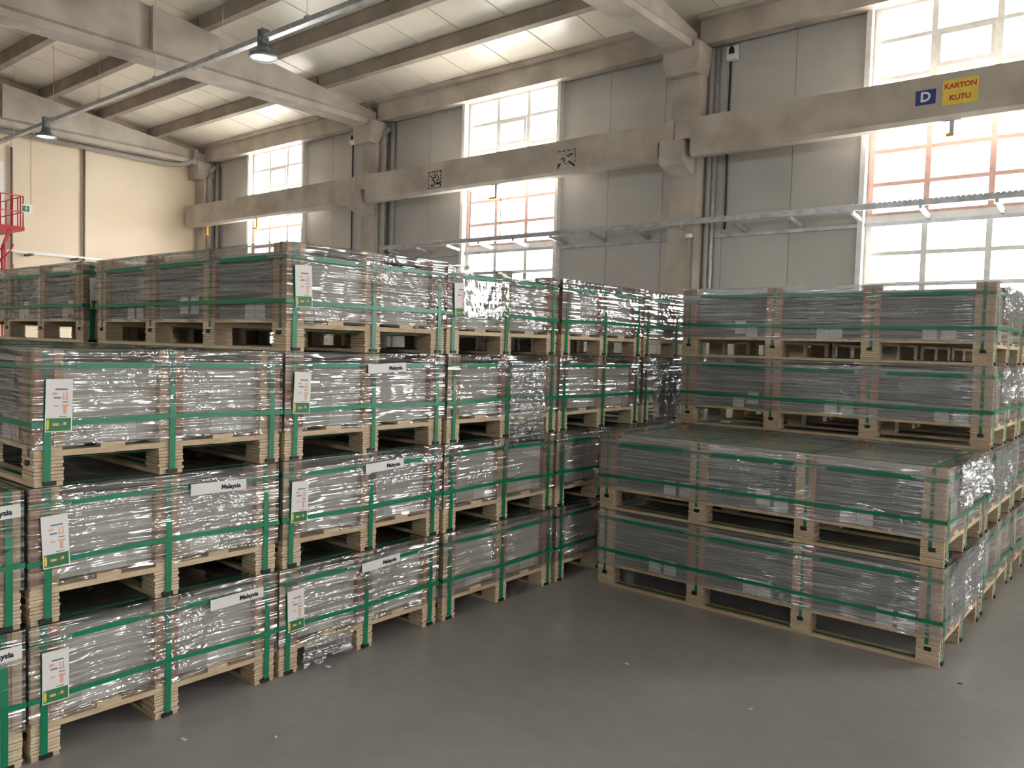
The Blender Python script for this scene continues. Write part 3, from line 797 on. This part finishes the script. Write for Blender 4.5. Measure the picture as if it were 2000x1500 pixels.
class Kit:
    """the shared meshes of one crate size"""
    def __init__(self, L, W, H, filmmat, nfilm):
        self.L, self.W, self.H = L, W, H
        hx, hy = L / 2, W / 2
        s = L / 2.25
        self.fx = [-hx + 0.06, -hx + 0.77 * s, hx - 0.77 * s, hx - 0.06]
        self.fy = [-hy + 0.055, 0.0, hy - 0.055]
        self.foot = [foot_mesh(0.12, 0.11, 0.018, FOOT_T, i) for i in range(3)]
        self.bottom = boxmesh('bottom_board', -hx, hx, -0.052, 0.052, 0, 0.018, 'board')
        self.cross = boxmesh('cross_board', -0.06, 0.06, -hy, hy, FOOT_T, FOOT_T + 0.024, 'board')
        self.deck = boxmesh('deck_board', -hx + 0.002, hx - 0.002, -0.05, 0.05, FOOT_T + 0.024, FOOT_T + 0.042, 'board')
        zp = FOOT_T + 0.042
        self.zp = zp
        def post(dx, dy, split, mats):
            b = MB(); n = len(mats)
            for i, m in enumerate(mats):
                if split == 'y':
                    a, c = -dy / 2 + dy * i / n, -dy / 2 + dy * (i + 1) / n
                    b.box(-dx / 2 + 0.002 * (i % 2), dx / 2 - 0.003 * (i % 2), a + 0.0008, c - 0.0008, zp, H - 0.006 - 0.002 * (i % 2), m)
                else:
                    a, c = -dx / 2 + dx * i / n, -dx / 2 + dx * (i + 1) / n
                    b.box(a + 0.0008, c - 0.0008, -dy / 2 + 0.003 * (i % 2), dy / 2 - 0.002 * (i % 2), zp, H - 0.006 - 0.002 * (i % 2), m)
            return b.mesh('post')
        self.corner = [post(0.12, 0.11, 'y', ('post_pale', 'post_brown', 'post_brown')), post(0.12, 0.11, 'y', ('post_brown', 'post_pale', 'post_brown')), post(0.12, 0.11, 'y', ('post_brown', 'post_brown', 'post_pale'))]
        self.mid_s = [post(0.06, 0.11, 'y', ('post_brown', 'post_brown')), post(0.06, 0.11, 'y', ('post_pale', 'post_brown')), post(0.06, 0.11, 'y', ('post_brown', 'post_pale'))]
        self.mid_l = [post(0.12, 0.06, 'x', ('post_pale', 'post_brown')), post(0.12, 0.06, 'x', ('post_brown', 'post_brown'))]
        lx, ly = hx - 0.035, hy - 0.03
        b = MB(); nb = 1
        b.box(-lx, lx, -ly + 0.002, ly - 0.002, zp + 0.001, H - 0.045, 'load')
        b.box(-lx + 0.03, lx - 0.03, -ly, ly, zp + 0.004, H - 0.052, 'load_side')
        b.box(-lx, lx, -ly - 0.001, ly + 0.001, H - 0.058, H - 0.045, 'load')
        self.load = b.mesh('tile_load')
        e = 0.002
        def hband(z, tilt, e):
            ox, oy = hx + e, hy + e
            p = []
            for (x0, y0, x1, y1, n) in ((-ox, -oy, ox, -oy, 3), (ox, -oy, ox, oy, 2), (ox, oy, -ox, oy, 3), (-ox, oy, -ox, -oy, 2)):
                for i in range(n):
                    t = i / n; sg = 0.0
                    p.append((x0 + (x1 - x0) * t, y0 + (y1 - y0) * t, z + tilt * math.sin(5 * t + x0)))
            return loop_mesh('strap', p, 2, 0.021, 0.0012, 'strap')
        self.hb = [hband(H - 0.078, 0.004, e), hband(0.247, 0.006, 0.012)]
        self.hb2 = [hband(H - 0.07, -0.006, e), hband(0.255, -0.008, 0.012)]
        zt = H - 0.004
        zl = FOOT_T - 0.012
        self.vs = loop_mesh('strap', [(-hx - 0.001, 0, 0.02), (-hx - 0.001, 0, zt), (hx + 0.001, 0, zt), (hx + 0.011, 0, zp + 0.1), (hx + 0.008, 0, 0.022), (hx - 0.05, 0, 0.019)], 1, 0.027, 0.0012, 'strap')
        self.vl = loop_mesh('strap', [(0, -hy - 0.001, zl), (0, -hy - 0.001, zt), (0, hy + 0.001, zt), (0, hy + 0.001, zl)], 0, 0.02, 0.0012, 'strap')
        self.clip_s = boxmesh('strap_clip', hx - 0.01, hx + 0.011, -0.024, 0.024, 0.004, 0.021, 'black')
        self.clip_l = boxmesh('strap_clip', -0.018, 0.018, -hy - 0.006, -hy + 0.02, zl - 0.024, zl - 0.002, 'black')
        self.paper = MB().hexa([(-0.046, -0.0005, 0), (0.046, -0.0005, 0), (0.046, 0.0005, 0), (-0.046, 0.0005, 0), (-0.044, -0.0005, 0.1), (0.044, -0.0005, 0.1), (0.044, 0.0005, 0.1), (-0.044, 0.0005, 0.1)], 'paper').mesh('paper_label')
        self.flap = boxmesh('paper_flap', -0.0005, 0.0005, -0.075, 0.075, 0, 0.1, 'paper')
        self.film = [film_mesh(L, W, H, 100 + i + int(L * 10), filmmat) for i in range(nfilm)]
KL = Kit(2.14, 1.112, 0.55, 'film', 4)
KR = Kit(2.25, 1.115, 0.555, 'film_r', 3)

def tag_mesh():
    b = MB()
    b.box(0, 0.0008, -0.05, 0.05, -0.105, 0.105, 'paper')
    g = 0.0008
    b.box(g, g + 0.0004, -0.046, 0.046, -0.101, -0.05, 'print_green')
    k = b.mi('print_yellow'); n0 = len(b.v)
    for i in range(14):
        a = 2 * math.pi * i / 14; b.v.append((g + 0.0008, -0.04 + 0.005 * math.cos(a), -0.075 + 0.022 * math.sin(a)))
    b.f.append([n0 + i for i in range(14)]); b.m.append(k); b.smooth.append(False)
    for (y0, y1, z0, z1, m) in ((-0.022, 0.0, -0.08, -0.07, 'print_orange'), (0.004, 0.018, -0.08, -0.072, 'print_grey'), (0.018, 0.028, -0.078, -0.066, 'print_orange'),
                               (-0.015, 0.03, 0.062, 0.068, 'print_grey'), (-0.025, -0.006, 0.043, 0.052, 'print_orange'), (0.014, 0.018, 0.03, 0.054, 'print_orange'), (0.026, 0.031, 0.03, 0.054, 'print_orange'),
                               (-0.02, 0.006, 0.028, 0.034, 'print_grey'), (0.01, 0.034, 0.024, 0.03, 'print_orange'), (-0.02, -0.002, -0.004, 0.002, 'print_orange'), (0.01, 0.036, -0.004, 0.004, 'print_orange'),
                               (0.016, 0.028, -0.034, -0.004, 'print_orange'), (-0.034, -0.024, -0.03, 0.015, 'paper'), (0.012, 0.034, 0.012, 0.016, 'print_grey'), (0.0, 0.03, -0.045, -0.042, 'print_grey')):
        b.box(g, g + 0.0005 + (0.0005 if z1 < -0.05 else 0), y0, y1, z0, z1, m)
    return b.mesh('shipping_tag')
TAGM = tag_mesh()
STICK = boxmesh('origin_sticker', 0, 0.0008, -0.14, 0.14, -0.026, 0.026, 'paper')
LOOSE_CACHE = {}

GROUP = 'film-wrapped strapped crates'
rc = random.Random(11)
def crate(kit, xface, yfront, z, label, tagged=False, sticker=None, full=True, front=True, jitter=0.0012):
    """xface: plane of the crate's right-hand end, yfront: plane of its camera-side long face"""
    L, W, H = kit.L, kit.W, kit.H
    r = bpy.data.objects.new('wooden_crate', None); COL.objects.link(r)
    r.location = (xface - L / 2, yfront + W / 2, z)
    r.rotation_euler = (0, 0, rc.uniform(-jitter, jitter))
    tag(r, label, 'crate', GROUP)
    for i, x in enumerate(kit.fx):
        for j, y in enumerate(kit.fy):
            link('foot', rc.choice(kit.foot), r, (x, y, 0))
    for y in kit.fy:
        link('bottom_board', kit.bottom, r, (0, y, 0))
    for x in kit.fx:
        link('cross_board', kit.cross, r, (x, 0, 0))
    for y in (kit.fy[0], kit.fy[0] / 2, 0, kit.fy[2] / 2, kit.fy[2]):
        link('deck_board', kit.deck, r, (0, y, 0))
    for x in (kit.fx[0], kit.fx[3]):
        for y in (kit.fy[0], kit.fy[2]):
            link('post', rc.choice(kit.corner), r, (x, y, 0))
        sx = x + (0.03 if x > 0 else -0.03)
        link('post', rc.choice(kit.mid_s), r, (sx, 0, 0))
    for x in kit.fx[1:3]:
        for y in (-W / 2 + 0.03, W / 2 - 0.03):
            link('post', rc.choice(kit.mid_l), r, (x, y, 0))
    link('tile_load', kit.load, r)
    hb = kit.hb if rc.random() < 0.5 else kit.hb2
    for m in hb:
        link('strap', m, r)
    for y in kit.fy:
        link('strap', kit.vs, r, (0, y + rc.uniform(-0.012, 0.012), 0))
    for x in kit.fx:
        link('strap', kit.vl, r, (x + rc.uniform(-0.012, 0.012), 0, 0))
    if full:
        for y in kit.fy:
            link('strap_clip', kit.clip_s, r, (0, y, 0))
    if full:
        for x in kit.fx:
            link('strap_clip', kit.clip_l, r, (x, 0, 0))
    if front:
        for i in range(3):
            xm = (kit.fx[i] + kit.fx[i + 1]) / 2 + rc.uniform(-0.12, 0.16)
            g = rc.choice((0.094, 0.096, 0.118))
            for k in (0, 1):
                link('paper_label', kit.paper, r, (xm + k * g, -W / 2 + 0.0275, kit.zp + 0.002 + (0.03 if rc.random() < 0.3 else 0)), (0, 0, 0))
    if full:
        for y in (kit.fy[0] / 2, kit.fy[2] / 2):
            link('paper_flap', kit.flap, r, (L / 2 - 0.0335, y + rc.uniform(-0.06, 0.1), kit.zp + 0.002))
    fl = link('stretch_film', rc.choice(kit.film), r)
    if tagged:
        t = link('shipping_tag', TAGM, r, (L / 2 + 0.018, kit.fy[0] + 0.035 + rc.uniform(-0.006, 0.006), 0.33 + tagged * 0.0 + rc.uniform(-0.01, 0.012)), (rc.uniform(-0.05, 0.05), 0, 0))
        t['label'] = 'white shipping tag with green band'
    if sticker is not None:
        s_ = link('origin_sticker', STICK, r, (L / 2 + 0.016, sticker, H - 0.085), (rc.uniform(-0.02, 0.05), 0, 0))
        s_['label'] = 'white origin sticker'
        text('lettering', 'Malaysia', 0.03, s_, (0.0012, 0.06, -0.002), (math.radians(90), 0, math.radians(90)), 'ink')
    return r

MAT['film_loose'] = film_mat('crumpled_stretch_film', 0.12, 0.5, 1.0, 0.24)
MAT['film_flat'] = film_mat('taut_film_patch', 0.05, 0.2, 0.12, 0.3)
def loose_film(parent, kit, y0, y1, z0, z1, amp, seed, tilt=0.0, mat='film_loose', base=0.018, label='crumpled loose stretch film'):
    rnd = random.Random(seed); off = Vector((rnd.uniform(-9, 9), rnd.uniform(-9, 9), 3.3)); v, f = [], []
    n, m = 44, 36
    for j in range(m + 1):
        for i in range(n + 1):
            u, t = i / n, j / m
            y = y0 + (y1 - y0) * u + 0.02 * noise.noise(Vector((0, t * 5, 1)) + off) * (1 if i in (0, n) else 0.4)
            z = z0 + (z1 - z0) * t + 0.04 * noise.noise(Vector((u * 6, 0, 2)) + off) * (1 - t)
            q = Vector((y * 16, z * 7, 0)) + off
            x = kit.L / 2 + base + tilt * (y - y0) + amp * (abs(noise.noise(q)) + 0.6 * abs(noise.noise(q * 2.3)) + 0.3 * noise.noise(q * 5))
            v.append((x, y, z))
    for j in range(m):
        for i in range(n):
            f.append([j * (n + 1) + i, j * (n + 1) + i + 1, (j + 1) * (n + 1) + i + 1, (j + 1) * (n + 1) + i])
    me = bpy.data.meshes.new('loose_film'); me.from_pydata(v, [], f); me.materials.append(MAT[mat])
    me.polygons.foreach_set('use_smooth', [True] * len(f)); me.update()
    o = link('loose_film', me, parent); o['label'] = label; return o
LV = ['bottom', 'second', 'third', 'top']
H = KL.H
# left rows: (front plane y, number of levels)
left = [(-2.465, 2, 'two-high stack cut off by the left edge'), (-1.312, 3, 'three-high stack at the left'),
        (-0.172, 4, 'nearest four-high stack of the left row'), (0.982, 4, 'second four-high stack of the left row'),
        (2.135, 4, 'third four-high stack of the left row'), (3.288, 4, 'fourth four-high stack of the left row')]
ord_lv = {2: ['lower', 'upper'], 3: ['bottom', 'middle', 'top'], 4: ['bottom', 'second lowest', 'third lowest', 'top']}
offs = {(1, 0): (0.0, -0.012), (1, 1): (0.0, -0.012), (1, 2): (0.0, 0.002), (2, 0): (0.0, -0.012), (2, 1): (0.0, 0.002), (2, 2): (0.0, 0.006), (2, 3): (0.0, 0.006)}
for ci, (y0, n, nm) in enumerate(left):
    for lv in range(n):
        ox, oy = offs.get((ci, lv), (rc.uniform(-0.01, 0.01), rc.uniform(-0.008, 0.008)))
        stk = None
        if ci == 0: stk = 0.41
        if ci == 1 and lv in (0, 1): stk = 0.34 if lv == 0 else 0.24
        if ci == 2 and lv in (0, 1, 2): stk = 0.1
        tg = (ci == 1) or (ci == 2) or (ci == 3 and lv == 3)
        c_ = crate(KL, ox, y0 + oy, lv * H, '%s film-wrapped crate in the %s' % (ord_lv[n][lv], nm), tagged=tg, sticker=stk, full=True, front=(lv >= 2 or ci == 0))
        if ci == 5 and lv == 2: loose_film(c_, KL, -0.42, 0.3, 0.02, 0.52, 0.035, 5)
        if ci == 3 and lv == 3: loose_film(c_, KL, -0.44, -0.03, 0.24, 0.46, 0.002, 8, tilt=0.056, mat='film_flat', label='flat shiny patch of stretch film')
        if ci == 3 and lv == 2: loose_film(c_, KL, 0.02, 0.4, -0.02, 0.5, 0.012, 9)
        if ci == 2 and lv == 0: loose_film(c_, KL, -0.42, -0.1, 0.02, 0.16, 0.014, 12)
# second row behind them
for ci, (y0, n, nm) in enumerate([(-1.345, 3, 'three-high stack of the hidden back row'), (-0.195, 4, 'near four-high stack of the back row at left'), (0.978, 4, 'far four-high stack of the back row')]):
    for lv in range(n):
        crate(KL, -2.29 + (0 if lv == 3 else rc.uniform(-0.01, 0.01)), y0, lv * H, '%s film-wrapped crate in the %s' % (ord_lv[n][lv], nm), tagged=(ci == 1 and lv == 3), full=(lv == n - 1), front=(lv == n - 1))
# right block
H = KR.H
right = [(2.356, 2, 'two-high stack at the front right'), (3.524, 4, 'four-high stack behind the two-high one at right'), (4.69, 4, 'next four-high stack deeper in the right block'), (5.86, 4, 'farthest four-high stack of the right block')]
for ci, (y0, n, nm) in enumerate(right):
    for lv in range(n):
        ox = rc.uniform(-0.006, 0.008)
        c_ = crate(KR, 2.488 + ox, y0 + (rc.uniform(-0.006, 0.006) if ci > 1 else 0), lv * H, '%s film-wrapped crate in the %s' % (ord_lv[n][lv], nm), full=(ci < 3), front=(ci < 2))

        if ci == 0 and lv == 1: loose_film(c_, KR, -0.36, 0.5, 0.3, 0.55, 0.04, 21)
        if ci == 0 and lv == 0: loose_film(c_, KR, -0.46, 0.5, 0.2, 0.54, 0.016, 22)
        if ci == 1 and lv in (2, 3): loose_film(c_, KR, -0.4, 0.5, 0.3, 0.54, 0.03, 23 + lv)
        if ci == 1 and lv == 1: loose_film(c_, KR, -0.45, 0.5, 0.2, 0.54, 0.02, 27)
# ------------------------------------------------------------------ scraps on the floor
def scrap(x, y, s, label, mat='paper'):
    rnd = random.Random(int(x * 1000 + y * 77)); b = MB(); n0 = 0; k = b.mi(mat)
    ring = []
    for i in range(7):
        a = 2 * math.pi * i / 7; rr = s * rnd.uniform(0.5, 1.0)
        ring.append((rr * math.cos(a), rr * math.sin(a) * 0.6, 0.001 + rnd.uniform(0, s * 0.35)))
    b.v = ring + [(0, 0, s * 0.3)] + [(p[0] * 0.9, p[1] * 0.9, 0.0005) for p in ring]
    for i in range(7):
        j = (i + 1) % 7
        b.f += [[i, j, 7], [8 + j, 8 + i, i, j][::-1]]; b.m += [k, k]; b.smooth += [False, False]
    b.f.append([8 + i for i in range(7)][::-1]); b.m.append(k); b.smooth.append(False)
    o = link('film_scrap', b.mesh('film_scrap'), None, (x, y, 0)); tag(o, label, 'scrap', 'scraps on the floor')
scrap(0.255, -0.822, 0.022, 'white scrap on the floor before the three-high stack')
scrap(0.073, 0.067, 0.024, 'white scrap on the floor by the second stack')
scrap(1.924, 1.142, 0.018, 'tiny white scrap on the open floor')
scrap(0.52, -0.55, 0.02, 'thin white sliver on the floor near the left stacks')
scrap(2.62, 2.2, 0.018, 'small dark chip beside the front right crate corner', 'cable')
scrap(1.2, 1.2, 0.016, 'pale chip on the floor in the middle of the aisle')
